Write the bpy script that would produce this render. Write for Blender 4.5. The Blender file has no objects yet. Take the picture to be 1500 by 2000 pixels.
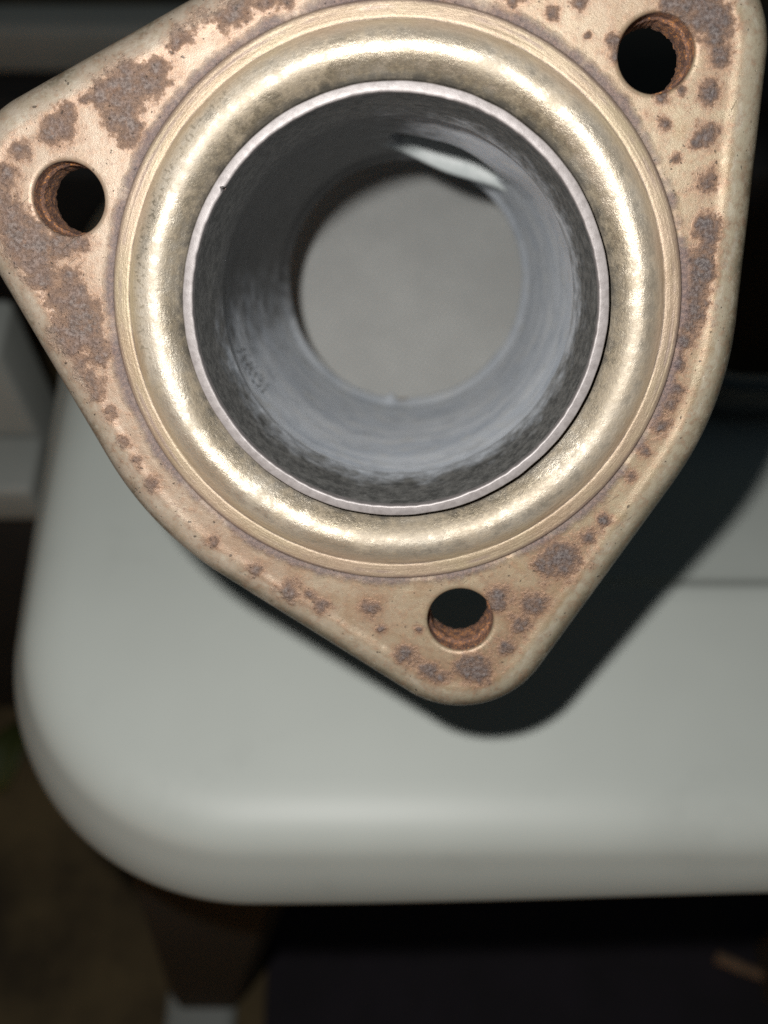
import bpy, bmesh, math, random
from mathutils import Vector, Matrix, noise
from mathutils.geometry import delaunay_2d_cdt
sc = bpy.context.scene
random.seed(7)
PI = math.pi
SKY = 0.95
K = 0.6                                   # slope of the seat plane seen from the camera
NRM = math.sqrt(1 + K * K)
FLOOR_DROP = 717.0                        # mm from the lens down to the floor

def W(X, Y, Z):
    """millimetres right / up / away from the lens -> metres in the world (floor at z = 0)"""
    return Vector((X, (Y + K * Z) / NRM, (K * Y - Z) / NRM + FLOOR_DROP)) * 0.001
def Wd(X, Y, Z):
    return Vector((X, (Y + K * Z) / NRM, (K * Y - Z) / NRM))

# ------------------------------------------------------------------ camera
cd = bpy.data.cameras.new('camera')
cam = bpy.data.objects.new('camera', cd); sc.collection.objects.link(cam)
R, U, B = Wd(1, 0, 0), Wd(0, 1, 0), -Wd(0, 0, 1)
cam.matrix_world = Matrix(((R.x, U.x, B.x, 0), (R.y, U.y, B.y, 0), (R.z, U.z, B.z, FLOOR_DROP * .001), (0, 0, 0, 1)))
cd.sensor_fit = 'HORIZONTAL'; cd.sensor_width = 36
cd.lens = 48.0
cd.clip_start = 0.005; cd.clip_end = 50
cd.dof.use_dof = True; cd.dof.focus_distance = 0.171; cd.dof.aperture_fstop = 15
sc.camera = cam

# ------------------------------------------------------------------ world: last dusk light
w = bpy.data.worlds.new('World'); sc.world = w; w.use_nodes = True
nt = w.node_tree; nt.nodes.clear()
sky = nt.nodes.new('ShaderNodeTexSky'); sky.sky_type = 'NISHITA'; sky.sun_disc = False
sky.sun_elevation = math.radians(2.0); sky.sun_rotation = math.radians(-145); sky.air_density = 1.0
bgn = nt.nodes.new('ShaderNodeBackground'); bgn.inputs[1].default_value = 0.05 * SKY
ow = nt.nodes.new('ShaderNodeOutputWorld')
nt.links.new(sky.outputs[0], bgn.inputs[0]); nt.links.new(bgn.outputs[0], ow.inputs[0])

# ------------------------------------------------------------------ lamp: the light of the phone, beside its lens
ld = bpy.data.lights.new('phone_light', 'POINT'); ld.energy = 3.4; ld.shadow_soft_size = 0.004; ld.color = (1, .982, .952)
lamp = bpy.data.objects.new('phone_light', ld); sc.collection.objects.link(lamp)
lamp.location = W(-21, 22, 0)

sc.view_settings.view_transform = 'Standard'; sc.view_settings.look = 'None'
sc.view_settings.exposure = 0.0; sc.view_settings.gamma = 1.0
sc.cycles.max_bounces = 8; sc.cycles.diffuse_bounces = 1; sc.cycles.use_denoising = False
sc.cycles.sample_clamp_indirect = 0.8; sc.cycles.sample_clamp_direct = 5.0; sc.cycles.caustics_reflective = False; sc.cycles.blur_glossy = 1.0

# ------------------------------------------------------------------ node helper
class M:
    def __init__(s, name):
        s.m = bpy.data.materials.new(name); s.m.use_nodes = True
        s.t = s.m.node_tree; s.t.nodes.clear()
        s.out = s.t.nodes.new('ShaderNodeOutputMaterial')
        s.b = s.t.nodes.new('ShaderNodeBsdfPrincipled'); s.t.links.new(s.b.outputs[0], s.out.inputs[0])
        tc = s.t.nodes.new('ShaderNodeTexCoord')
        vm = s.t.nodes.new('ShaderNodeVectorMath'); vm.operation = 'SCALE'; vm.inputs['Scale'].default_value = 1000
        s.t.links.new(tc.outputs['Object'], vm.inputs[0]); s.mm = vm.outputs[0]
    def put(s, sock, v):
        if isinstance(v, (int, float)): sock.default_value = v
        elif isinstance(v, (tuple, list)): sock.default_value = tuple(v) + (1,) if len(v) == 3 and sock.type == 'RGBA' else v
        else: s.t.links.new(v, sock)
    def set(s, **k):
        for n, v in k.items(): s.put(s.b.inputs[n.replace('_', ' ')], v)
        return s
    def noise(s, scale, detail=3, rough=.55, vec=None, dist=0.0):
        n = s.t.nodes.new('ShaderNodeTexNoise'); n.inputs['Scale'].default_value = scale; n.inputs['Detail'].default_value = detail
        n.inputs['Roughness'].default_value = rough; n.inputs['Distortion'].default_value = dist
        s.t.links.new(vec or s.mm, n.inputs['Vector']); return n.outputs[0]
    def math(s, op, a, b=0.0, c=None, clamp=False):
        n = s.t.nodes.new('ShaderNodeMath'); n.operation = op; n.use_clamp = clamp
        s.put(n.inputs[0], a); s.put(n.inputs[1], b)
        if c is not None: s.put(n.inputs[2], c)
        return n.outputs[0]
    def step(s, v, a, b, lo=0.0, hi=1.0):
        n = s.t.nodes.new('ShaderNodeMapRange'); n.interpolation_type = 'SMOOTHSTEP'
        s.put(n.inputs[0], v)
        for i, q in enumerate((a, b, lo, hi)): n.inputs[i + 1].default_value = q
        return n.outputs[0]
    def mix(s, f, a, b, mode='MIX'):
        n = s.t.nodes.new('ShaderNodeMix'); n.data_type = 'RGBA'; n.blend_type = mode
        s.put(n.inputs[0], f); s.put(n.inputs[6], a); s.put(n.inputs[7], b); return n.outputs[2]
    def mixf(s, f, a, b):
        n = s.t.nodes.new('ShaderNodeMix'); s.put(n.inputs[0], f); s.put(n.inputs[2], a); s.put(n.inputs[3], b); return n.outputs[0]
    def attr(s, name):
        n = s.t.nodes.new('ShaderNodeAttribute'); n.attribute_name = name; return n.outputs['Fac']
    def xyz(s, vec=None):
        n = s.t.nodes.new('ShaderNodeSeparateXYZ'); s.t.links.new(vec or s.mm, n.inputs[0]); return n.outputs
    def comb(s, x, y, z):
        n = s.t.nodes.new('ShaderNodeCombineXYZ')
        for i, q in enumerate((x, y, z)): s.put(n.inputs[i], q)
        return n.outputs[0]
    def bump(s, h, dist, strength=1.0):
        n = s.t.nodes.new('ShaderNodeBump'); n.inputs['Strength'].default_value = strength; n.inputs['Distance'].default_value = dist
        s.put(n.inputs['Height'], h); s.t.links.new(n.outputs[0], s.b.inputs['Normal']); return n.outputs[0]
    def polar(s):
        x, y, z = s.xyz()
        r = s.math('SQRT', s.math('ADD', s.math('MULTIPLY', x, x), s.math('MULTIPLY', y, y)))
        # a noise space that runs round the axis: unit circle scaled up, so streaks follow the circle
        cx = s.math('DIVIDE', x, r); cy = s.math('DIVIDE', y, r)
        return r, cx, cy, z

# ------------------------------------------------------------------ materials
def mat_flange():
    m = M('heat_tinted_flange_steel')
    rust = m.attr('rust'); edge = m.attr('edge')
    big = m.noise(.07, 2); mid = m.noise(.35, 5, .62); fine = m.noise(1.6, 5, .7); grit = m.noise(5.0, 3, .75); nod = m.noise(.62, 3, .55)
    x, y, z = m.xyz()
    c5 = lambda v, k: m.math('MULTIPLY', m.math('SUBTRACT', v, .5), k)
    side = m.step(m.math('ADD', m.math('ADD', x, m.math('MULTIPLY', y, -.35)), c5(big, 60)), -30, 50)
    # bare metal: pinkish straw on one side, ochre and olive straw on the other
    tan = m.mix(side, (.250, .197, .148), (.238, .192, .128))
    tan = m.mix(m.step(mid, .42, .72), tan, m.mix(side, (.29, .232, .175), (.27, .222, .145)))
    tan = m.mix(m.math('MULTIPLY', m.step(m.noise(.16, 4, .65), .46, .66), .6), tan, m.mix(side, (.20, .132, .088), (.20, .138, .075)))
    tan = m.mix(m.math('MULTIPLY', m.step(fine, .52, .72), .35), tan, (.17, .115, .07))
    tan = m.mix(m.math('MULTIPLY', m.step(grit, .58, .72), .35), tan, (.12, .085, .055))
    brush = m.noise(1.0, 5, .7, vec=m.comb(m.math('MULTIPLY', x, .22), m.math('MULTIPLY', y, .22), m.math('MULTIPLY', z, 1.6)))
    edgecol = m.mix(side, (.315, .265, .21), (.31, .272, .20))
    edgecol = m.mix(m.math('MULTIPLY', m.step(mid, .42, .7), .55), edgecol, (.235, .20, .14))
    edgecol = m.mix(m.math('MULTIPLY', m.step(brush, .48, .68), .65), edgecol, (.38, .35, .285))
    edgecol = m.mix(m.math('MULTIPLY', m.step(grit, .52, .68), m.math('MULTIPLY', m.step(edge, .2, .8), .6)), edgecol, (.11, .095, .065))
    e2 = m.math('ADD', edge, c5(mid, .5))
    col = m.mix(m.step(e2, .12, .30), tan, edgecol)
    # grime rubbed into the rolled edge, thickest on the outer roll
    low = m.step(m.math('ADD', m.math('MULTIPLY', x, .6), m.math('MULTIPLY', y, -1.0)), -10, 60)
    gn = m.math('ADD', m.noise(.12, 5, .7), m.math('ADD', c5(fine, .45), m.math('MULTIPLY', low, .17)))
    grime = m.math('MULTIPLY', m.step(gn, .50, .70), m.step(edge, .36, .85))
    col = m.mix(m.math('MULTIPLY', grime, .8), col, m.mix(m.step(fine, .4, .6), (.05, .045, .03), (.12, .105, .065)))
    # stain, then rust crust: ochre - purple brown - mauve grey - blue grey
    flatn = m.step(edge, .34, .12)
    st = m.step(m.math('ADD', rust, m.math('ADD', c5(mid, .9), c5(m.noise(.12, 4, .6), 1.3))), -.22, .38)
    col = m.mix(m.math('MULTIPLY', m.math('MULTIPLY', st, flatn), .52), col, m.mix(m.step(fine, .38, .62), (.165, .104, .066), (.235, .160, .102)))
    f = m.math('ADD', rust, m.math('ADD', c5(mid, .7), m.math('ADD', c5(nod, 1.3), c5(fine, .9))))
    brown = m.step(f, -.16, .58); grey = m.step(f, .34, 1.1); blue = m.step(m.math('ADD', f, c5(m.noise(.22, 3, .6), 1.6)), .80, 1.25)
    col = m.mix(m.math('MULTIPLY', brown, m.mixf(side, .56, .70)), col, m.mix(m.step(fine, .38, .62), (.120, .064, .043), (.235, .128, .076)))
    gcol = m.mix(m.step(m.math('ADD', m.math('MULTIPLY', m.noise(.85, 4, .7), .55), m.math('MULTIPLY', fine, .45)), .42, .58), (.075, .056, .054), (.205, .158, .144))
    gcol = m.mix(m.math('MULTIPLY', blue, .8), gcol, m.mix(m.step(fine, .4, .6), (.04, .044, .05), (.135, .138, .145)))
    gcol = m.mix(m.math('MULTIPLY', m.step(m.noise(.45, 4, .65), .57, .66), .5), gcol, (.20, .098, .05))
    gcol = m.mix(m.math('MULTIPLY', m.step(grit, .60, .70), .8), gcol, (.30, .285, .275))  # pale glints painted as specks in the rust crust
    gcol = m.mix(m.math('MULTIPLY', m.step(grit, .43, .34), .6), gcol, (.04, .032, .03))
    gcol = m.mix(m.math('MULTIPLY', m.math('MULTIPLY', m.mixf(side, .25, 1.0), m.step(f, .32, .80)), .72), gcol, m.mix(m.step(fine, .42, .58), (.034, .032, .037), (.10, .096, .10)))
    col = m.mix(m.math('MULTIPLY', grey, m.mixf(side, .66, .84)), col, gcol)
    col = m.mix(m.math('MULTIPLY', m.math('MULTIPLY', m.step(m.noise(2.2, 3, .6), .60, .66), m.step(f, .05, .5)), .75), col, (.045, .034, .03))
    # freckles between the patches
    fr = m.math('MULTIPLY', m.step(m.math('ADD', m.noise(.9, 4, .7), c5(big, .3)), .635, .70), m.step(edge, .5, .1))
    col = m.mix(m.math('MULTIPLY', fr, .55), col, (.12, .07, .055))
    # scratches and small pits
    sx = m.noise(1.0, 4, .7, vec=m.comb(m.math('MULTIPLY', m.math('ADD', x, m.math('MULTIPLY', y, .8)), .035), m.math('MULTIPLY', m.math('SUBTRACT', y, m.math('MULTIPLY', x, .8)), 1.1), 4.0))
    sy = m.noise(1.0, 4, .7, vec=m.comb(m.math('MULTIPLY', m.math('SUBTRACT', x, m.math('MULTIPLY', y, .5)), .9), m.math('MULTIPLY', m.math('ADD', y, m.math('MULTIPLY', x, .5)), .04), 9.0))
    scr = m.math('MULTIPLY', m.math('MAXIMUM', m.step(sx, .66, .70), m.step(sy, .665, .70)), m.step(m.noise(.09, 3), .44, .56))
    col = m.mix(m.math('MULTIPLY', scr, .5), col, (.10, .078, .055))
    pit = m.step(m.noise(1.15, 2, .5), .70, .735)
    col = m.mix(m.math('MULTIPLY', pit, .75), col, (.045, .036, .03))
    # purple scale gathered along the collar
    r, cx, cy, zz = m.polar()
    ring_n = m.noise(5.0, 4, .65, vec=m.comb(cx, cy, 0.0))
    rl = m.math('ADD', r, m.math('ADD', c5(mid, 2.2), c5(ring_n, -3.0)))
    ring = m.math('MULTIPLY', m.step(rl, 49.0, 47.5), m.step(ring_n, .28, .52))
    col = m.mix(m.math('MULTIPLY', ring, .78), col, m.mix(m.step(fine, .4, .65), (.075, .058, .064), (.16, .115, .105)))
    # worn pale lip round each bolt hole is bare, nothing added there
    ra = m.math('MAXIMUM', grey, m.math('MULTIPLY', ring, .7))
    m.set(Base_Color=col, Metallic=m.mixf(ra, m.mixf(edge, .36, .5), .15), Roughness=m.mixf(ra, m.mixf(mid, m.mixf(edge, .36, .33), .52), .55))
    bare = m.math('ADD', m.math('MULTIPLY', grit, .22), m.math('ADD', m.math('MULTIPLY', fine, .16), m.math('MULTIPLY', mid, .35)))
    crust = m.math('MULTIPLY', m.math('ADD', m.math('MULTIPLY', nod, .5), m.math('ADD', fine, m.math('MULTIPLY', grit, .7))), m.math('MULTIPLY', ra, 1.1))
    m.bump(m.math('SUBTRACT', m.math('ADD', bare, crust), m.math('ADD', m.math('MULTIPLY', pit, .9), m.math('MULTIPLY', scr, .35))), .00022, 1.0)
    return m.m

def mat_collar():
    m = M('champagne_tinted_collar_steel')
    r, cx, cy, z = m.polar()
    c5 = lambda v, k: m.math('MULTIPLY', m.math('SUBTRACT', v, .5), k)
    streak = m.noise(30, 5, .7, vec=m.comb(cx, cy, m.math('MULTIPLY', r, .05)))
    lines = m.noise(1.0, 4, .6, vec=m.comb(m.math('MULTIPLY', cx, 2.5), m.math('MULTIPLY', cy, 2.5), m.math('MULTIPLY', r, 2.4)))
    round_ = m.noise(2.2, 4, .6, vec=m.comb(cx, cy, m.math('MULTIPLY', r, .05)))
    big = m.noise(.055, 3); mid = m.noise(.42, 5, .68); fine = m.noise(1.5, 4, .7); grit = m.noise(4.5, 4, .75)
    flat = m.step(m.math('ADD', r, m.math('SUBTRACT', mid, .5)), 41.8, 44.0)
    gold = m.mix(m.step(big, .35, .65), (.375, .322, .25), (.36, .328, .275))
    gold = m.mix(m.math('MULTIPLY', m.step(mid, .45, .7), .5), gold, (.21, .17, .11))
    gold = m.mix(m.math('MULTIPLY', m.step(streak, .5, .68), .4), gold, (.17, .15, .115))
    gold = m.mix(m.math('MULTIPLY', m.step(grit, .55, .7), .3), gold, (.47, .42, .34))
    gold = m.mix(m.math('MULTIPLY', m.step(grit, .45, .33), .3), gold, (.15, .125, .09))
    beige = m.mix(m.step(big, .3, .7), (.285, .215, .155), (.265, .215, .14))
    beige = m.mix(m.math('MULTIPLY', m.step(round_, .45, .65), .5), beige, (.22, .15, .095))
    beige = m.mix(m.math('MULTIPLY', m.step(lines, .54, .70), .45), beige, (.20, .15, .105))
    beige = m.mix(m.math('MULTIPLY', m.step(fine, .52, .7), .3), beige, (.16, .12, .09))
    col = m.mix(flat, gold, beige)
    # brown heat smudges on the inner roll, in some places only
    inner = m.step(m.math('ADD', r, m.math('ADD', m.math('MULTIPLY', m.math('SUBTRACT', mid, .5), 3.5), m.math('MULTIPLY', m.math('SUBTRACT', streak, .5), 2.5))), 40.3, 38.0)
    smudge = m.math('MULTIPLY', inner, m.step(m.math('ADD', round_, m.math('MULTIPLY', m.math('SUBTRACT', mid, .5), .5)), .30, .54))
    col = m.mix(m.math('MULTIPLY', smudge, .8), col, m.mix(m.step(fine, .4, .6), (.075, .062, .042), (.14, .115, .075)))
    # short dark scuffs across the outer flank, on one side
    tick = m.noise(75, 3, .6, vec=m.comb(cx, cy, m.math('MULTIPLY', r, .012)))
    band = m.math('MULTIPLY', m.math('MULTIPLY', m.step(r, 41.0, 41.8), m.step(r, 43.8, 42.8)), m.step(m.math('ADD', m.math('MULTIPLY', cx, -.93), m.math('ADD', m.math('MULTIPLY', cy, .36), c5(mid, .5))), .72, .96))
    col = m.mix(m.math('MULTIPLY', m.math('MULTIPLY', m.step(tick, .54, .62), band), .7), col, (.10, .085, .06))
    # thin seams, broken along their length
    rj = m.math('ADD', r, m.math('MULTIPLY', m.math('SUBTRACT', mid, .5), .5))
    brk = m.step(m.noise(3.0, 3, .6, vec=m.comb(cx, cy, 7.0)), .36, .58)
    seam = m.math('MULTIPLY', m.math('SUBTRACT', 1.0, m.step(m.math('ABSOLUTE', m.math('SUBTRACT', rj, 44.25)), .03, .2)), brk)
    seam2 = m.math('MULTIPLY', m.math('SUBTRACT', 1.0, m.step(m.math('ABSOLUTE', m.math('SUBTRACT', rj, 45.8)), .05, .5)), m.step(m.noise(4.0, 3, .6, vec=m.comb(cx, cy, 3.0)), .44, .62))
    outer = m.math('MULTIPLY', m.step(rj, 46.1, 47.0), m.mixf(brk, .45, .9))
    col = m.mix(m.math('MULTIPLY', seam, .75), col, (.10, .075, .06))
    col = m.mix(m.math('MULTIPLY', seam2, .55), col, (.17, .125, .115))
    col = m.mix(m.math('MULTIPLY', outer, .85), col, (.115, .078, .072))
    # soot where the roll meets the tube
    soot = m.step(m.math('ADD', r, m.math('ADD', m.math('MULTIPLY', m.math('SUBTRACT', mid, .5), 2.4), m.math('MULTIPLY', m.math('SUBTRACT', streak, .5), 1.6))), 37.0, 35.4)
    col = m.mix(m.math('MULTIPLY', soot, .8), col, (.085, .08, .072))
    dull = m.step(m.math('ADD', round_, m.math('ADD', c5(mid, .9), c5(big, .8))), .34, .66)
    col = m.mix(m.math('MULTIPLY', m.math('MULTIPLY', dull, .35), m.math('SUBTRACT', 1.0, flat)), col, (.25, .205, .15))
    m.set(Base_Color=col, Metallic=m.mixf(flat, m.mixf(dull, .66, .42), .35), Roughness=m.mixf(flat, m.mixf(m.math('ADD', m.math('MULTIPLY', dull, .7), m.math('MULTIPLY', grit, .3)), .30, .64), m.mixf(mid, .38, .52)))
    h = m.math('ADD', m.math('MULTIPLY', grit, .26), m.math('ADD', m.math('MULTIPLY', mid, .55), m.math('ADD', m.math('MULTIPLY', lines, m.math('MULTIPLY', flat, .5)), m.math('ADD', m.math('MULTIPLY', fine, .22), m.math('MULTIPLY', streak, .4)))))
    m.bump(h, .00022, .9)
    return m.m

def mat_rim():
    m = M('bare_cut_tube_edge')
    n = m.noise(.8, 5, .65); g = m.noise(5, 3, .7)
    col = m.mix(m.step(n, .35, .7), (.205, .188, .185), (.15, .135, .132))
    col = m.mix(m.math('MULTIPLY', m.step(g, .6, .75), .4), col, (.12, .10, .09))
    m.set(Base_Color=col, Metallic=.3, Roughness=.5)
    m.bump(m.math('ADD', n, m.math('MULTIPLY', g, .5)), .00006, .7)
    return m.m

def mat_bore():
    m = M('sooty_shaded_bluish_bore_steel')
    r, cx, cy, z = m.polar()
    ring = m.noise(1.0, 4, .6, vec=m.comb(m.math('MULTIPLY', cx, 1.2), m.math('MULTIPLY', cy, 1.2), m.math('MULTIPLY', z, .15)))
    streak = m.noise(6, 4, .6, vec=m.comb(cx, cy, m.math('MULTIPLY', z, .02)))
    mid = m.noise(.22, 5, .65); fine = m.noise(1.4, 4, .7)
    clean = m.mix(m.step(ring, .25, .75), (.47, .515, .58), (.70, .725, .76))
    clean = m.mix(m.math('MULTIPLY', m.step(mid, .5, .68), .45), clean, (.66, .64, .59))
    clean = m.mix(m.math('MULTIPLY', m.step(streak, .48, .72), .32), clean, (.24, .27, .31))
    soot = m.mix(m.step(m.noise(.5, 5, .7), .36, .66), (.045, .045, .043), (.115, .113, .107))
    soot = m.mix(m.math('MULTIPLY', m.step(fine, .54, .68), .35), soot, (.22, .22, .21))
    depth = m.math('ADD', z, m.math('MULTIPLY', m.math('SUBTRACT', mid, .5), 26.0))
    # mouth's shadow painted black along one side of the wall, ragged at its borders
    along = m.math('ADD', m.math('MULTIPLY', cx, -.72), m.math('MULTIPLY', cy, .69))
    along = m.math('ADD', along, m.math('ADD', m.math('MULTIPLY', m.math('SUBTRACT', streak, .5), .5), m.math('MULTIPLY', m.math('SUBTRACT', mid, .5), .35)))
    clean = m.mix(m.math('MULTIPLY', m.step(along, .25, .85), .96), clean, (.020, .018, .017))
    col = m.mix(m.step(depth, -8, -27), soot, clean)
    m.set(Base_Color=col, Metallic=.15, Roughness=m.mixf(mid, .46, .6))
    m.bump(m.math('ADD', fine, m.math('MULTIPLY', ring, .6)), .00016, .7)
    return m.m

def mat_rust():
    m = M('brown_flaking_rust')
    mid = m.noise(.7, 5, .65); fine = m.noise(2.6, 4, .7)
    col = m.mix(m.step(mid, .35, .65), (.07, .036, .026), (.19, .098, .064))
    col = m.mix(m.step(m.math('ADD', fine, m.math('MULTIPLY', m.math('SUBTRACT', mid, .5), .5)), .53, .66), col, (.48, .20, .05))
    col = m.mix(m.step(m.noise(4.0, 3, .7), .64, .72), col, (.34, .30, .27))
    col = m.mix(m.math('MULTIPLY', m.step(m.noise(1.2, 3), .6, .7), .6), col, (.05, .03, .025))
    m.set(Base_Color=col, Roughness=.75, Metallic=.1)
    m.bump(m.math('ADD', mid, fine), .0003, .8)
    return m.m

def mat_plastic(name, c, rough=.42):
    m = M(name)
    big = m.noise(.012, 3); fine = m.noise(1.5, 3, .6); spec = m.noise(.11, 5, .75)
    col = m.mix(m.step(big, .3, .7), tuple(q * .955 for q in c), tuple(q * 1.03 for q in c))
    col = m.mix(m.math('MULTIPLY', m.step(spec, .74, .80), .22), col, tuple(q * .45 for q in c))
    m.set(Roughness=m.mixf(big, rough - .04, rough + .05))
    m.b.inputs['Specular IOR Level'].default_value = .42
    x, y, z = m.xyz()
    scr = m.noise(1.0, 3, .6, vec=m.comb(m.math('MULTIPLY', m.math('ADD', x, m.math('MULTIPLY', y, .6)), .02), m.math('MULTIPLY', m.math('SUBTRACT', y, m.math('MULTIPLY', x, .6)), .9), 0.0))
    col = m.mix(m.math('MULTIPLY', m.math('MULTIPLY', m.step(scr, .68, .74), m.step(m.noise(.03, 3), .5, .62)), .25), col, tuple(q * 1.5 for q in c))
    col = m.mix(m.math('MULTIPLY', m.step(m.noise(.022, 4, .65), .56, .74), .16), col, tuple(q * .62 for q in c))
    m.set(Base_Color=col)
    m.bump(fine, .00004, .35)
    return m.m

def mat_weave():
    m = M('grey_woven_texture')
    x, y, z = m.xyz()
    a = m.math('SINE', m.math('MULTIPLY', m.math('ADD', x, m.math('MULTIPLY', y, .25)), 2 * PI / 2.1))
    b = m.math('SINE', m.math('MULTIPLY', m.math('SUBTRACT', y, m.math('MULTIPLY', x, .25)), 2 * PI / 2.1))
    wv = m.math('MULTIPLY', a, b)
    n = m.noise(.03, 5, .65)
    col = m.mix(m.step(n, .36, .66), (.345, .35, .342), (.44, .445, .432))
    col = m.mix(m.step(wv, -.3, .5), (.26, .265, .255), col)
    m.set(Base_Color=col, Roughness=.7)
    m.bump(wv, .0002, .6)
    return m.m

def mat_plain(name, c1, c2, scale, rough=.8, dist=.0006):
    m = M(name)
    n = m.noise(scale, 5, .65); f = m.noise(scale * 7, 4, .7)
    m.set(Base_Color=m.mix(m.step(n, .3, .7), c1, c2), Roughness=rough)
    m.bump(m.math('ADD', n, f), dist, .6)
    return m.m

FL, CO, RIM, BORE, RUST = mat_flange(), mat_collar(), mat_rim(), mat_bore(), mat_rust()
OUTER = mat_plain('dull_tinted_pipe_steel', (.20, .15, .10), (.12, .095, .08), .12, .5, .0002)
PLASTIC = mat_plastic('grey_moulded_plastic', (.334, .354, .330), .49)
PLASTIC_DIM = mat_plastic('dusty_grey_plastic', (.28, .29, .27), .6)
WEAVE = mat_weave()
LEGM = mat_plastic('shaded_leg_plastic', (.045, .036, .024), .8)  # leg plastic painted brown-black, with the seat's shade put into the colour

# ------------------------------------------------------------------ mesh helpers
def link(name, verts, faces, mat, parent=None, smooth=True, attrs=None, sharp=None):
    me = bpy.data.meshes.new(name)
    me.from_pydata([tuple(v) for v in verts], [], faces); me.update()
    bm = bmesh.new(); bm.from_mesh(me)
    bmesh.ops.remove_doubles(bm, verts=bm.verts, dist=1e-7) if attrs is None else None
    bmesh.ops.recalc_face_normals(bm, faces=bm.faces)
    if smooth:
        for f in bm.faces: f.smooth = True
        if sharp:
            for e in bm.edges:
                if len(e.link_faces) == 2 and e.calc_face_angle(0) > sharp: e.smooth = False
    bm.to_mesh(me); bm.free()
    me.materials.append(mat)
    if attrs:
        for k, vals in attrs.items():
            a = me.attributes.new(k, 'FLOAT', 'POINT'); a.data.foreach_set('value', vals)
    o = bpy.data.objects.new(name, me); sc.collection.objects.link(o)
    if parent is not None: o.parent = parent
    return o

def lathe(profile, n, fn=None, closed=False):
    """profile of (r, z) in mm -> verts (metres) and faces"""
    V, F = [], []
    for j in range(n):
        a = 2 * PI * j / n
        for i, (r, z) in enumerate(profile):
            if fn: r2, z2 = fn(a, i, r, z)
            else: r2, z2 = r, z
            V.append((r2 * math.cos(a) * .001, r2 * math.sin(a) * .001, z2 * .001))
    k = len(profile)
    for j in range(n):
        j2 = (j + 1) % n
        for i in range(k if closed else k - 1):
            i2 = (i + 1) % k
            F.append((j * k + i, j2 * k + i, j2 * k + i2, j * k + i2))
    return V, F

def catmull(pts, sub):
    out = []
    for i in range(len(pts) - 1):
        p0, p1, p2, p3 = pts[max(i - 1, 0)], pts[i], pts[i + 1], pts[min(i + 2, len(pts) - 1)]
        for s in range(sub):
            t = s / sub
            out.append(tuple(.5 * (2 * p1[k] + (p2[k] - p0[k]) * t + (2 * p0[k] - 5 * p1[k] + 4 * p2[k] - p3[k]) * t * t + (3 * p1[k] - p0[k] - 3 * p2[k] + p3[k]) * t ** 3) for k in range(2)))
    out.append(tuple(pts[-1])); return out

def inside(poly, x, y):
    c = False; n = len(poly); j = n - 1
    for i in range(n):
        xi, yi = poly[i]; xj, yj = poly[j]
        if (yi > y) != (yj > y) and x < (xj - xi) * (y - yi) / (yj - yi) + xi: c = not c
        j = i
    return c

def ss(a, b, x):
    t = min(1, max(0, (x - a) / (b - a))); return t * t * (3 - 2 * t)

def cdt(loops, extra, keep):
    """loops of 2D points (constraints) and free points -> points, triangles kept by keep(x, y), original index -> new index"""
    P, E = [], []
    for lp in loops:
        s = len(P); P += [Vector(p) for p in lp]
        E += [(s + i, s + (i + 1) % len(lp)) for i in range(len(lp))]
    P += [Vector(p) for p in extra]
    v, e, f, ov, oe, of = delaunay_2d_cdt(P, E, [], 0, 1e-6)
    T = []
    for t in f:
        cx = sum(v[i][0] for i in t) / len(t); cy = sum(v[i][1] for i in t) / len(t)
        if keep(cx, cy): T.append(tuple(t))
    return v, T

# ================================================================== the exhaust pipe
# its own axes, worked out from the picture: x right, y up along the flange, n out of the flange towards the lens
px, py, pn = Wd(.99937317, -.00904772, -.03422584), Wd(0, .96678949, -.25557402), Wd(-.03540155, -.25541381, -.96618348)
po = W(1.77646, 33.78339, 170.04818)
pipe = bpy.data.objects.new('exhaust_pipe', None); sc.collection.objects.link(pipe)
pipe.empty_display_size = .03
pipe.matrix_world = Matrix(((px.x, py.x, pn.x, po.x), (px.y, py.y, pn.y, po.y), (px.z, py.z, pn.z, po.z), (0, 0, 0, 1)))
pipe['label'] = 'rust-blotched exhaust pipe end with a three-bolt triangular flange and a golden raised collar'
pipe['category'] = 'exhaust pipe'

LOB = [math.radians(q) for q in (43.93, 161.86, -77.75)]
HOLES = [(56.2 * math.cos(a), 56.2 * math.sin(a)) for a in LOB]
CIRC = [((0.0, 0.0), 57.6)] + [((57 * math.cos(a), 57 * math.sin(a)), 17.7) for a in LOB]

def outline_params():
    seq = []
    N = 720
    def best(t):
        u = (math.cos(t), math.sin(t))
        return max(range(4), key=lambda i: CIRC[i][0][0] * u[0] + CIRC[i][0][1] * u[1] + CIRC[i][1])
    last = None; lt = None
    for j in range(N + 1):
        t = 2 * PI * j / N; b = best(t)
        if last is not None and b != last:
            for q in range(1, 40): seq.append((last, lt, b, t, q / 40))
        if j < N: seq.append((b, t, b, t, 0.0))
        last, lt = b, t
    return seq
SEQ = outline_params()
def outline(inset, step=1):
    def p(i, t):
        c, r = CIRC[i]; return (c[0] + (r - inset) * math.cos(t), c[1] + (r - inset) * math.sin(t))
    out = []
    for (i, t, k, t2, f) in SEQ[::step]:
        a, b = p(i, t), p(k, t2)
        out.append((a[0] + (b[0] - a[0]) * f, a[1] + (b[1] - a[1]) * f))
    return out

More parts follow.
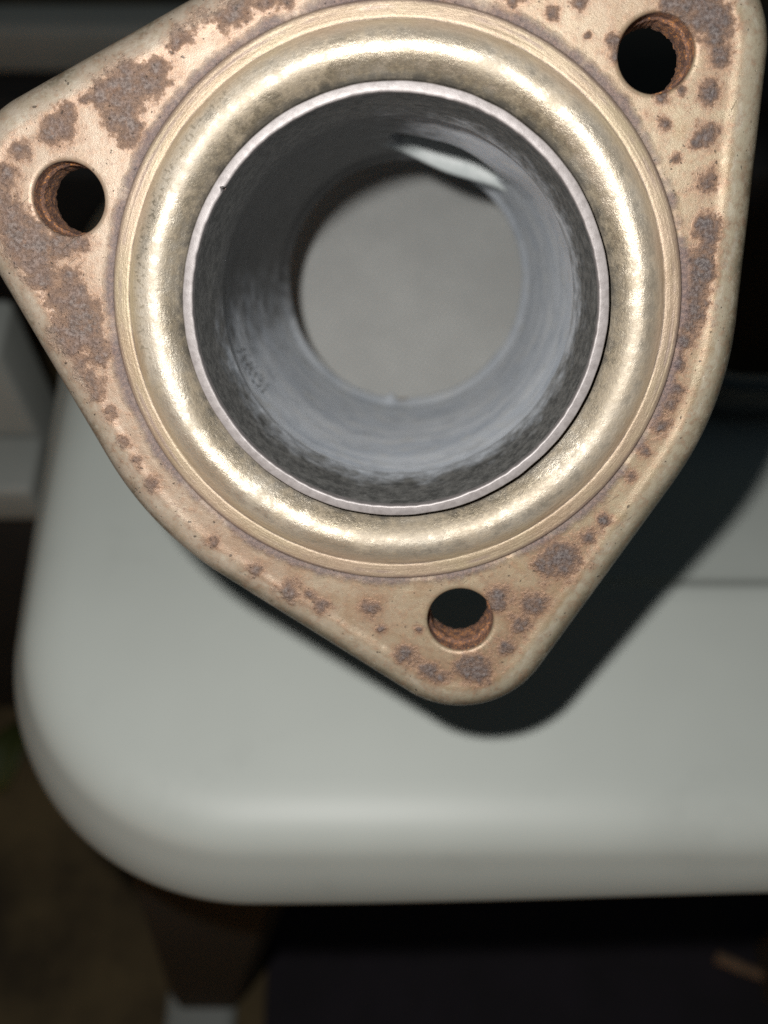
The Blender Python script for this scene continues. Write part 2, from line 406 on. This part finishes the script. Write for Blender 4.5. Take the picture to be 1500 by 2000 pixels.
BLOBS = [tuple(map(float, b.split(','))) for b in "-30.5,45.4,1.4;-26.5,45.2,2.4;-33.4,42.7,1.9;-34.8,40.8,1.1;-43.1,37.1,2.1;-45.3,34.4,2.3;-42,34.6,2.4;-39.2,34.9,2.3;-37.3,36.7,2;-46.7,33.4,1.6;-43.6,30.4,2.5;-43.1,26.7,1.6;-44.9,29.5,1.6;-41.9,28.4,1.5;-53.7,28.3,2.1;-52.5,31,1.5;-55.4,27.9,1.8;-49.6,32.6,0.8;-60.8,25.2,1.7;-63.3,21.4,1.8;-65.2,17.4,2.5;-63,14,3;-60.9,11.4,2.9;-58.6,10.1,2.5;-60.2,7.4,2.9;-52.4,10.4,1.9;-55.5,10.4,1.9;-62.9,10.1,2.5;-59,5.1,2.2;-54.5,5.5,1.2;-53.4,2.5,2.4;-55.9,1.1,2.4;-51.9,-0.9,2.4;-56.7,-4.7,2.3;-52.8,-4,1.9;-56,-4.3,2.2;-51.7,-3.3,2.2;-54.8,-6.7,1.9;-49.9,-7.4,2.1;-54,-10.5,1.9;-51.7,-12.6,1.8;-51,-14.7,1.1;-49.1,-17.9,1.4;-47.1,-22.7,1.2;-44.9,-26.1,1.1;-42.5,-30.3,1.5;-32.3,-40.9,1.2;-24.8,-45.9,1.5;-18.8,-49.9,2.2;-13,-52.5,1.5;-4.2,-52.8,1.7;-2.2,-56.8,0.9;2,-61.7,1.9;6,-64.7,1.9;8.6,-66,1.3;15.1,-64.5,3;12.6,-63.7,1.5;20.1,-59.9,1.7;22.6,-55.7,1.7;25,-51.6,2.2;18.6,-50.7,2.4;4.6,-56.8,0.8;30.1,-43.5,3.1;26.4,-44.4,1.8;28.4,-42.1,1.8;33.8,-39.1,1.4;36.4,-36,1.2;-15.2,-50.3,0.9;33.8,40.8,1.1;34,38.6,1;49,33.2,1.8;49.2,27.1,1.8;47.4,25.8,1;49.7,20.1,1.6;50.1,13.2,2.1;50.8,11.3,1.7;49.6,7.9,2.2;50.9,5.7,1.7;49.3,3.6,2;48,-5.1,1.5;48.9,-2.2,1.7;49.2,0.3,1.9;50.3,38.1,1.6;49.6,41.9,2.2;46.7,45,3.1;48.9,43.9,2.4;44.7,23.6,0.8;42.4,28.7,1;41.8,32.7,1.1;44.8,33.5,0.8;42.6,46,2.4;29.7,41.5,0.6;28.4,46.3,1.1;47.2,-13.2,1.4;45.1,-19.3,1.6;46.5,-15.8,1.2;42.8,-23.7,1;40.5,-28.2,0.9;47.3,-8.9,1.4;-24.1,46.3,1.9;-20,47,1.6;-16.8,47.3,1.6;-5.7,48.7,2.4;6.9,48.6,2;17.9,47.4,1.7;24.3,44.8,1.1".split(';')]
def rust_at(x, y):
    s = 0.0
    for bx, by, br in BLOBS:
        d2 = (x - bx) ** 2 + (y - by) ** 2; r = br * .97
        if d2 < 9 * r * r: s = max(s, math.exp(-d2 / (r * r) * .72)) if s < .02 else 1 - (1 - s) * (1 - .9 * math.exp(-d2 / (r * r) * .72))
    return s

def build_plate():
    V, F, RU, ED = [], [], [], []
    def add(p, z, e):
        V.append((p[0] * .001, p[1] * .001, z * .001)); RU.append(rust_at(p[0], p[1]) * (1 - .85 * e)); ED.append(e); return len(V) - 1
    def strip(a, b):
        n = len(a)
        for i in range(n): F.append((a[i], a[(i + 1) % n], b[(i + 1) % n], b[i]))
    # rolled outer edge
    prof = [(6.3, .03, 0), (5.7, .16, .10), (5.0, .20, .20), (4.2, .06, .32), (3.4, -.16, .45), (2.6, -.48, .58), (1.9, -.9, .7), (1.2, -1.6, .82), (.65, -2.5, .92), (.25, -3.6, .97), (.05, -4.8, 1), (0, -6, 1), (.15, -7.3, 1), (.7, -8.6, 1), (1.6, -9.5, 1), (3, -10, 1)]
    rings = []
    for inset, z, e in prof:
        lp = outline(inset); ring = []
        for p in lp:
            wob = noise.noise(Vector((p[0] * .12, p[1] * .12, 3.1))) * .14 + noise.noise(Vector((p[0] * .45, p[1] * .45, 9.0))) * .06
            k = ss(0, .4, e)
            ring.append(add((p[0] * (1 + wob * k * .002), p[1] * (1 + wob * k * .002)), z + wob * ss(0, .2, e) * (1 - ss(.5, 1, e)), e))
        rings.append(ring)
    for a, b in zip(rings, rings[1:]): strip(a, b)
    # bolt-hole lips
    NH = 72
    lips = []
    for hx, hy in HOLES:
        prev = None
        for r, z in ((6.7, 0), (6.2, -.06), (5.95, -.3), (5.9, -.6)):
            ring = [add((hx + r * math.cos(2 * PI * j / NH), hy + r * math.sin(2 * PI * j / NH)), z, 0) for j in range(NH)]
            if prev: strip(prev, ring)
            else: lips.append(ring)
            prev = ring
    NC = 400
    inner = [add((47.25 * math.cos(2 * PI * j / NC), 47.25 * math.sin(2 * PI * j / NC)), 0, 0) for j in range(NC)]
    inner2 = [add((47.1 * math.cos(2 * PI * j / NC), 47.1 * math.sin(2 * PI * j / NC)), -.9, 0) for j in range(NC)]
    strip(inner, inner2)
    def face_cdt(ring_out, hole_rings, inner_ring, hr, ir, ins, z, sp):
        loops = [[(V[i][0] * 1000, V[i][1] * 1000) for i in rg] for rg in [ring_out] + hole_rings + [inner_ring]]
        poly = loops[0]
        guard = outline(ins + sp * .7)
        ex = []
        ny = int(160 / (sp * .87)); nx = int(160 / sp)
        for jy in range(ny):
            y = -80 + jy * sp * .87
            for jx in range(nx):
                x = -80 + (jx + .5 * (jy % 2)) * sp
                if x * x + y * y < (ir + sp * .6) ** 2 or x * x + y * y > 5700: continue
                if any((x - hx) ** 2 + (y - hy) ** 2 < (hr + sp * .6) ** 2 for hx, hy in HOLES): continue
                u = math.atan2(y, x)
                if not inside(guard[::4], x, y): continue
                ex.append((x, y))
        def keep(cx, cy):
            if cx * cx + cy * cy < (ir - .02) ** 2: return False
            if any((cx - hx) ** 2 + (cy - hy) ** 2 < (hr - .02) ** 2 for hx, hy in HOLES): return False
            return inside(poly[::2], cx, cy)
        v, T = cdt(loops, ex, keep)
        flat = [i for rg in [ring_out] + hole_rings + [inner_ring] for i in rg]
        key = {(round(V[i][0] * 1000, 3), round(V[i][1] * 1000, 3)): i for i in flat}
        idx = []
        for p in v:
            q = key.get((round(p[0], 3), round(p[1], 3)))
            idx.append(q if q is not None else add((p[0], p[1]), z, 0))
        for t in T: F.append(tuple(idx[i] for i in t))
    face_cdt(rings[0], lips, inner, 6.7, 47.25, 6.3, 0.0, .62)
    # plain back
    backs = [[add((hx + 5.6 * math.cos(2 * PI * j / NH), hy + 5.6 * math.sin(2 * PI * j / NH)), -10, 0) for j in range(NH)] for hx, hy in HOLES]
    binner = [add((35.1 * math.cos(2 * PI * j / 200), 35.1 * math.sin(2 * PI * j / 200)), -10, 0) for j in range(200)]
    face_cdt(rings[-1], backs, binner, 5.6, 35.1, 3, -10.0, 5.0)
    return link('flange_plate', V, F, FL, pipe, attrs={'rust': RU, 'edge': ED})
plate = build_plate()

def build_hole_wall(k, hx, hy):
    rnd = random.Random(k * 13 + 5); n = 84
    prof = [(5.91, -.55), (5.86, -1.5), (5.84, -3.0), (5.8, -3.6), (5.45, -3.9), (5.4, -4.6), (5.4, -6), (5.4, -7.5), (5.42, -9), (5.5, -10.02)]
    ser = [rnd.uniform(-.14, .14) for _ in range(n)]
    def fn(a, i, r, z):
        j = int(round(a / (2 * PI) * n)) % n
        g = .10 * math.sin(z * 5.2 + k) if i > 4 else 0
        return (r + (ser[j] + g if i > 4 else ser[j] * .25), z + (ser[j] * .9 if i == 3 or i == 4 else 0))
    V, F = lathe(prof, n, fn)
    V = [(x + hx * .001, y + hy * .001, z) for x, y, z in V]
    return link('bolt_hole', V, F, RUST, plate, sharp=None)
for k, (hx, hy) in enumerate(HOLES): build_hole_wall(k, hx, hy)

# raised collar pressed round the tube
cp = catmull([(47.15, -.7), (47.05, 0), (46.7, .32), (45.7, .5), (44.7, .62), (44.25, .58), (43.8, .78), (43.0, 1.2), (42.2, 1.6), (41.3, 1.92), (40.4, 2.05), (39.4, 1.90), (38.4, 1.46), (37.5, .86), (36.7, .2), (36.0, -.4), (35.5, -1.1), (35.3, -3), (35.25, -5)], 5)
def collar_fn(a, i, r, z):
    u, v = math.cos(a), math.sin(a)
    wv = noise.noise(Vector((u * 3, v * 3, r * .12))) * .22 + noise.noise(Vector((u * 11, v * 11, r * .3))) * .05
    kk = ss(47.1, 45.5, r) * ss(35.3, 37, r)
    return r, z + wv * kk
V, F = lathe(cp, 420, collar_fn)
collar = link('raised_collar', V, F, CO, pipe)

# cut edge of the inner tube, with its nick
NICK = math.radians(145.5)
rp = [(35.0, -5), (35.0, 1.95), (34.9, 2.15), (34.75, 2.2), (33.6, 2.2), (33.42, 2.13), (33.3, 1.95), (33.28, .2)]
def rim_fn(a, i, r, z):
    u, v = math.cos(a), math.sin(a)
    z += noise.noise(Vector((u * 5, v * 5, 1))) * .16 * ss(0, 1.5, z)
    if i in (4, 5, 6): r += noise.noise(Vector((u * 22, v * 22, 4))) * .10 + noise.noise(Vector((u * 3, v * 3, 14))) * .16
    if i in (1, 2, 3): r += noise.noise(Vector((u * 9, v * 9, 8))) * .10
    d = abs(a - NICK)
    if d < .010 and i >= 4: r += .5 * (1 - d / .010); z -= .35 * (i > 4)
    return r, z
V, F = lathe(rp, 900, rim_fn)
rim = link('tube_rim', V, F, RIM, pipe, sharp=.35)

# bore: sleeve, long wall with a branch opening, rolled far lip
BORE_P = [(33.285, .6), (33.1, -3), (32.8, -8), (32.35, -14), (32.1, -17.5), (32.1, -18.5), (32.3, -19.0), (32.6, -19.5), (32.9, -24), (33.3, -34), (33.6, -50), (33.5, -70), (33.3, -86), (33.0, -95), (32.7, -100), (32.95, -102.5), (33.05, -104), (32.5, -106.5), (31.75, -109), (31.5, -111), (31.6, -112.2)]
def bore_r(z):
    for (r1, z1), (r2, z2) in zip(BORE_P, BORE_P[1:]):
        if z2 <= z <= z1:
            t = (z1 - z) / (z1 - z2); return r1 + (r2 - r1) * t
    return BORE_P[-1][0] if z < -100 else BORE_P[0][0]
PORT_A, PORT_Z, PA, PZ = math.radians(70), -69.0, 14.5, 26.5
def dent(a, z): w_ = math.exp(-(abs(math.degrees(a) - 67) / 25) ** 4); return w_ * (2.4 * ss(-19, -44, z) * ss(-72, -50, z))
def port_pt(t, k=1.0): return (33.0 * PORT_A + PA * k * math.cos(t), PORT_Z + PZ * k * math.sin(t))
def build_bore():
    c = 2 * PI * 33.0; n = 300
    zs = sorted({z for _, z in BORE_P}, reverse=True)
    rows = []
    for z1, z2 in zip(zs, zs[1:]):
        m_ = max(1, int((z1 - z2) / 1.6))
        rows += [z1 + (z2 - z1) * i / m_ for i in range(m_)]
    rows.append(zs[-1])
    rect = [(c * i / n, rows[0]) for i in range(n + 1)] + [(c, z) for z in rows[1:]] + [(c * (n - i) / n, rows[-1]) for i in range(1, n + 1)] + [(0, z) for z in rows[-2:0:-1]]
    ell = [port_pt(2 * PI * j / 96) for j in range(96)]
    ex = []
    for z in rows[1:-1]:
        for i in range(1, n):
            s = c * i / n
            if ((s - 33 * PORT_A) / (PA + .7)) ** 2 + ((z - PORT_Z) / (PZ + .7)) ** 2 > 1: ex.append((s, z))
    v, T = cdt([rect, ell], ex, lambda x, y: ((x - 33 * PORT_A) / PA) ** 2 + ((y - PORT_Z) / PZ) ** 2 > 1)
    V = []
    for s, z in v:
        a = s / 33.0; r = bore_r(z)
        d = math.degrees(a) - 263                       # burr on the far lip
        if z < -106: r -= 1.5 * math.exp(-((d) / 1.8) ** 2) * ss(-106, -110, z) - .5 * math.exp(-((d - 6) / 2.5) ** 2)
        r += noise.noise(Vector((math.cos(a) * 2.2, math.sin(a) * 2.2, z * .035))) * .28 * ss(-30, -45, z)
        r -= dent(a, z)
        V.append((r * math.cos(a) * .001, r * math.sin(a) * .001, z * .001))
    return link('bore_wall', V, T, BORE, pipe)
bore = build_bore()
def build_marks():
    V, F = [], []; rnd = random.Random(3)
    for row in range(7):
        for c_ in range(5):
            a = math.radians(198 + row * 2.6 + rnd.uniform(-.9, .9)); z = -27 - c_ * 2.6 - row * .8 + rnd.uniform(-.9, .9)
            la, lz = math.radians(.9) * rnd.uniform(.7, 1.2), .7 * rnd.uniform(.4, 1.3)
            k = len(V)
            for j in range(9):
                if j == 8: q = (a, z, .30)
                else: q = (a + la * math.cos(j * PI / 4), z + lz * math.sin(j * PI / 4) + .3 * math.cos(j * PI / 4), -.05)
                r = bore_r(q[1]) - q[2]
                V.append((r * math.cos(q[0]) * .001, r * math.sin(q[0]) * .001, q[1] * .001))
            for j in range(8): F.append((k + j, k + (j + 1) % 8, k + 8))
    o = link('weld_spatter', V, F, mat_plain('dark_spatter', (.07, .075, .08), (.16, .165, .17), .8, .5, .0001), pipe)
    o['kind'] = 'stuff'
build_marks()
def build_branch():
    V, F = [], []; n = 96; A = PORT_A
    er = Vector((math.cos(A), math.sin(A), 0))
    outs = (0, .6, 3, 8, 15, 18)
    for o_ in outs:
        for j in range(n):
            s, z = port_pt(2 * PI * j / n); a = s / 33.0; r = bore_r(z) - dent(a, z)
            p = Vector((r * math.cos(a), r * math.sin(a), z))
            p += er * o_
            V.append(p * .001)
    for k in range(len(outs) - 1):
        for j in range(n): F.append((k * n + j, k * n + (j + 1) % n, (k + 1) * n + (j + 1) % n, (k + 1) * n + j))
    return link('branch_pipe', V, F, RIM, pipe)
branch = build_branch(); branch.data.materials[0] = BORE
def build_lip():
    # added pale ledge in the branch opening, shaped to show as a bright crescent
    V, F = [], []; n = 48
    for i in range(n + 1):
        u = i / n * 2 - 1; a = PORT_A + math.radians(31) * u
        d = 4.9 * math.cos(u * PI / 2) ** 1.2
        for k, (f, z) in enumerate(((-.9, -83.0), (0, -83.2), (.5, -83.8), (.9, -84.5), (1.0, -85.2), (.9, -86.2), (.4, -87.5), (-.25, -89))):
            r = 33.5 - d * f if f > 0 else 33.5 - f * 1.6
            V.append((r * math.cos(a) * .001, r * math.sin(a) * .001, z * .001))
    for i in range(n):
        for k in range(7): F.append((i * 8 + k, i * 8 + k + 1, i * 8 + k + 9, i * 8 + k + 8))
    return link('added_crescent_lip', V, F, mat_plain('bright_crescent_steel', (.34, .37, .365), (.46, .48, .475), .25, .6, .0001), pipe)
build_lip()
# outside of the pipe and its far edge
op = [(35.05, -9.9), (35.1, -30), (35.1, -85), (34.8, -98), (34.6, -104), (33.6, -109), (33.2, -112), (32.6, -112.6), (31.9, -112.5), (31.6, -112.2)]
def build_outside():
    V, F = lathe(op, 200)
    k = len(op); keep = []
    for f in F:
        c = sum((Vector(V[i]) for i in f), Vector()) / 4 * 1000
        keep.append(f)
    return link('pipe_body', V, keep, OUTER, pipe)
build_outside()

# ================================================================== the grey stool
stool = bpy.data.objects.new('plastic_stool', None); sc.collection.objects.link(stool)
stool['label'] = 'grey moulded plastic stool with a rounded corner and rolled front edge behind the flange'
stool['category'] = 'stool'
SEAT_Z = FLOOR_DROP - 257.4

def arc(cx, cy, r, a0, a1, n): return [(cx + r * math.cos(math.radians(a0 + (a1 - a0) * i / n)), cy + r * math.sin(math.radians(a0 + (a1 - a0) * i / n))) for i in range(n + 1)]
def seat_loop(o):
    """plan of the seat, grown outwards by o"""
    L = []
    L += arc(-34.3, 125.7, 68.7 + o, 184, 270.5, 40)
    L += [(-34.3 + (240 + 34.3) * i / 60, 57 - o) for i in range(2, 59)]
    L += arc(240, 79, 22 + o, -90, 0, 16)
    L += [(262 + o, 80 + i * 10) for i in range(1, 10)]
    L += arc(240, 187, 22 + o, 0, 98, 16)
    L += [(240 - i * 10, 209 + o + i * .35) for i in range(1, 12)]
    L += arc(122, 239, 26 - o, 268, 180, 12)
    L += [(96 + o, 245 + i * 8) for i in range(0, 6)]
    L += arc(74, 292, 22 + o, 0, 90, 12)
    L += [(74 - i * 10, 314 + o) for i in range(1, 15)]
    L += arc(-84, 289, 25 + o, 90, 176, 12)
    L += [(-109 - o + 6 * (i / 17) ** 1.3, 289 - i * (289 - 122) / 17) for i in range(1, 17)]
    return L
def recess(x, y):
    d = ss(131.5, 128.8 + 5.5, y) if False else ss(127.8, 135.5, y)
    d *= ss(-43, -37, x) * ss(250, 240, x)
    return -d * (3.2 + .27 * max(0, y - 131))
def seat_dip(x, y):
    """the top rolls off gently towards the left side and dishes a little in the middle"""
    return -.0009 * max(0, -x - 30) ** 2 * ss(90, 260, y) * 1.5
def build_seat():
    V, F = [], []
    def add(x, y, z): V.append(Vector((x, y, z + SEAT_Z)) * .001); return len(V) - 1
    def drop(x, y):                                     # the skirt gets lower towards the right
        return 19 - 8 * ss(-30, 150, x)
    prof = [(-15, 0), (-12, -.35), (-9, -1.0), (-6.4, -2.0), (-4.2, -3.3), (-2.4, -4.9), (-1.0, -6.8), (0.0, -8.8)]
    rings = []
    for o, z in prof:
        rings.append([add(x, y, z + seat_dip(x, y) + recess(x, y)) for x, y in seat_loop(o)])
    base = seat_loop(0)
    for f in (.2, .4, .6, .8, .93, 1.0):
        g_ = 1 - (1 - f) ** 1.6; A_, B_ = seat_loop(6.8 * g_), seat_loop(4.6 * g_)
        L = [(a[0] + (b[0] - a[0]) * ss(-30, 150, a[0]), a[1] + (b[1] - a[1]) * ss(-30, 150, a[0])) for a, b in zip(A_, B_)]
        rings.append([add(x, y, -8.8 - f * drop(x, y) + seat_dip(bx, by) * (1 - f)) for (x, y), (bx, by) in zip(L, base)])
    L = seat_loop(4.6); rings.append([add(x, y, -8.8 - drop(x, y) - 1.0) for x, y in L])
    L = seat_loop(2.8); rings.append([add(x, y, -8.8 - drop(x, y) - .6) for x, y in L])
    L = seat_loop(-5); rings.append([add(x, y, -12) for x, y in L])
    n = len(base)
    for a, b in zip(rings, rings[1:]):
        for i in range(n): F.append((a[i], a[(i + 1) % n], b[(i + 1) % n], b[i]))
    top = rings[0]; tl = seat_loop(-15)
    g = seat_loop(-17.5)
    ex = []
    ys = [64 + i * 4.0 for i in range(60)] + [128.5 + i * .6 for i in range(12)]
    for y in ys:
        x = -130.0
        while x < 270:
            xx = x + (1.5 if int(y * 10) % 2 else 0)
            if inside(g, xx, y + .01): ex.append((xx, y + .003 * (xx % 1)))
            x += 3.5
    v, T = cdt([tl], ex, lambda x, y: inside(tl, x, y))
    key = {(round(p[0], 3), round(p[1], 3)): i for p, i in zip(tl, top)}
    idx = []
    for p in v:
        q = key.get((round(p[0], 3), round(p[1], 3)))
        idx.append(q if q is not None else add(p[0], p[1], seat_dip(p[0], p[1]) + recess(p[0], p[1])))
    for t in T: F.append(tuple(idx[i] for i in t))
    return link('seat', V, F, PLASTIC, stool)
seat = build_seat()

def rounded_box(name, x0, x1, y0, y1, z0, z1, r, mat, parent, seg=3):
    bm = bmesh.new(); bmesh.ops.create_cube(bm, size=1)
    for v in bm.verts:
        v.co = Vector(((x0 + x1) / 2 + v.co.x * (x1 - x0), (y0 + y1) / 2 + v.co.y * (y1 - y0), (z0 + z1) / 2 + v.co.z * (z1 - z0))) * .001
    bmesh.ops.bevel(bm, geom=bm.edges[:], offset=r * .001, segments=seg, profile=.5, affect='EDGES')
    for f in bm.faces: f.smooth = True
    me = bpy.data.meshes.new(name); bm.to_mesh(me); bm.free(); me.materials.append(mat)
    o = bpy.data.objects.new(name, me); sc.collection.objects.link(o)
    if parent is not None: o.parent = parent
    return o

# textured insert lying in the recess, the surface one sees through the bore
ins = rounded_box('textured_insert', -41, 88, 0, 122, -30, 0, 3, WEAVE, stool)
ins.location = (0, .184, (SEAT_Z - 6) * .001); ins.rotation_euler = (math.radians(20), 0, 0)

def leg(x0, y0, x1, y1, zt, zb, w0, w1):
    V, F = [], []
    n = 7
    for i in range(n + 1):
        t = i / n; x = x0 + (x1 - x0) * t; y = y0 + (y1 - y0) * t; z = zt + (zb - zt) * t; h = (w0 + (w1 - w0) * t) / 2
        c = h * .3
        for dx, dy in ((-h + c, -h), (h - c, -h), (h, -h + c), (h, h - c), (h - c, h), (-h + c, h), (-h, h - c), (-h, -h + c)):
            V.append(Vector((x + dx, y + dy, z)) * .001)
    for i in range(n):
        for j in range(8): F.append((i * 8 + j, i * 8 + (j + 1) % 8, (i + 1) * 8 + (j + 1) % 8, (i + 1) * 8 + j))
    F.append(tuple(range(8))); F.append(tuple(range(n * 8 + 7, n * 8 - 1, -1)))
    return link('leg', V, F, LEGM, stool, sharp=.4)
leg(-44, 114, -112, 84, SEAT_Z - 12, 0, 72, 44)
ft = rounded_box('foot', -136, -92, 30, 77, .5, 16, 7, PLASTIC_DIM, stool)
leg(225, 100, 262, 84, SEAT_Z - 12, 0, 58, 44)
leg(-70, 280, -105, 300, SEAT_Z - 12, 0, 58, 44)
leg(60, 280, 95, 300, SEAT_Z - 12, 0, 58, 44)

# ================================================================== what stands behind, out of focus
def profile_prism(name, pts, x0, x1, mat, parent=None, bev=4):
    bm = bmesh.new()
    vs = [bm.verts.new(Vector((x0, y, z)) * .001) for y, z in pts]
    f = bm.faces.new(vs)
    r = bmesh.ops.extrude_face_region(bm, geom=[f])
    bmesh.ops.translate(bm, verts=[e for e in r['geom'] if isinstance(e, bmesh.types.BMVert)], vec=Vector((x1 - x0, 0, 0)) * .001)
    bmesh.ops.recalc_face_normals(bm, faces=bm.faces)
    bmesh.ops.bevel(bm, geom=bm.edges[:], offset=bev * .001, segments=3, profile=.5, affect='EDGES')
    for f in bm.faces: f.smooth = True
    me = bpy.data.meshes.new(name); bm.to_mesh(me); bm.free(); me.materials.append(mat)
    o = bpy.data.objects.new(name, me); sc.collection.objects.link(o)
    if parent is not None: o.parent = parent
    return o
FD = FLOOR_DROP
DARK = mat_plain('black_rubber', (.012, .012, .012), (.02, .019, .018), .02, .7)
steps = bpy.data.objects.new('step_block', None); sc.collection.objects.link(steps)
steps['label'] = 'dim grey stepped block with two ledges left of the stool'; steps['category'] = 'step block'
profile_prism('lower_step', [(251, FD - 428), (251, FD - 400), (284, FD - 400), (284, FD - 428)], -460, -163, PLASTIC_DIM, steps)
profile_prism('step_base', [(262, 0), (262, FD - 428.5), (284, FD - 428.5), (284, 0)], -460, -166, DARK, steps)
profile_prism('upper_step', [(284.5, 0), (284.5, FD - 343), (318, FD - 343), (318, 0)], -460, -166, PLASTIC_DIM, steps)
rail = bpy.data.objects.new('floor_rail', None); sc.collection.objects.link(rail)
rail['label'] = 'dark rail with a grey ridge running across at the back'; rail['category'] = 'rail'
profile_prism('ridge', [(672, 230), (672, FD - 450), (706, FD - 450), (706, 230)], -520, -20, PLASTIC_DIM, rail, 6)
profile_prism('rail_base', [(600, 0), (600, 200), (640, 214), (640, 229.5), (760, 229.5), (760, 0)], -560, 420, DARK, rail, 5)

# ground
BROWN = mat_plain('brown_carpet', (.022, .015, .008), (.125, .088, .040), .009, .95, .002)
def sheet(name, pts, z, mat):
    o = link(name, [(x * .001, y * .001, z * .001) for x, y in pts], [tuple(range(len(pts)))], mat, smooth=False)
    return o
gr = sheet('ground', [(-6000, -6000), (6000, -6000), (6000, 6000), (-6000, 6000)], 0, BROWN); gr['kind'] = 'structure'
SHADOWM = mat_plain('black_shadow_sheet', (.008, .006, .009), (.014, .010, .016), .02, .9, .001)
fm = profile_prism('shadow_sheet', [(-400, .5), (-400, 6), (560, 6), (560, .5)], -75, 700, SHADOWM, None, 2)  # added dark sheet that paints the stool's shadow on the ground
fm['label'] = 'near-black sheet painting the shadow under the right part of the stool'; fm['category'] = 'shadow sheet'

def tube(name, pts, r, mat):
    V, F = [], []; n = 8
    for i, p in enumerate(pts):
        p = Vector(p); d = (Vector(pts[min(i + 1, len(pts) - 1)]) - Vector(pts[max(i - 1, 0)])).normalized()
        a = d.cross(Vector((0, 0, 1))).normalized(); b = d.cross(a)
        rr = r * (1 - .4 * i / len(pts))
        for j in range(n): V.append((p + (a * math.cos(2 * PI * j / n) + b * math.sin(2 * PI * j / n)) * rr) * .001)
    for i in range(len(pts) - 1):
        for j in range(n): F.append((i * n + j, i * n + (j + 1) % n, (i + 1) * n + (j + 1) % n, (i + 1) * n + j))
    F.append(tuple(range(n))); F.append(tuple(range((len(pts) - 1) * n, len(pts) * n)))
    return link(name, V, F, mat)
st = tube('dry_stick', [(212, 93, 10), (228, 86, 11), (243, 81, 10), (262, 72, 10)], 4, mat_plain('dry_wood', (.16, .10, .06), (.22, .14, .085), .2))
st['label'] = 'thin tan stick lying on the shadow sheet under the stool'; st['category'] = 'stick'
def leaf():
    V, F = [], []; n = 8
    for i in range(n + 1):
        t = i / n; wd = 13 * math.sin(PI * min(1, t * .93 + .05)) ** .8
        for s in (-1, -.5, 0, .5, 1): V.append(Vector((-268 + wd * s + 5 * t, 200 + 52 * t, 4 + 9 * math.sin(PI * t) + 4 * abs(s) * math.sin(PI * t))) * .001)
    for i in range(n):
        for j in range(4): F.append((i * 5 + j, i * 5 + j + 1, (i + 1) * 5 + j + 1, (i + 1) * 5 + j))
    o = link('fallen_leaf', V, F, mat_plain('green_leaf', (.035, .05, .010), (.06, .07, .012), .1, .6))
    so = o.modifiers.new('thickness', 'SOLIDIFY'); so.thickness = .0006
    return o
lf = leaf(); lf['label'] = 'small green leaf lying on the brown floor left of the stool'; lf['category'] = 'leaf'
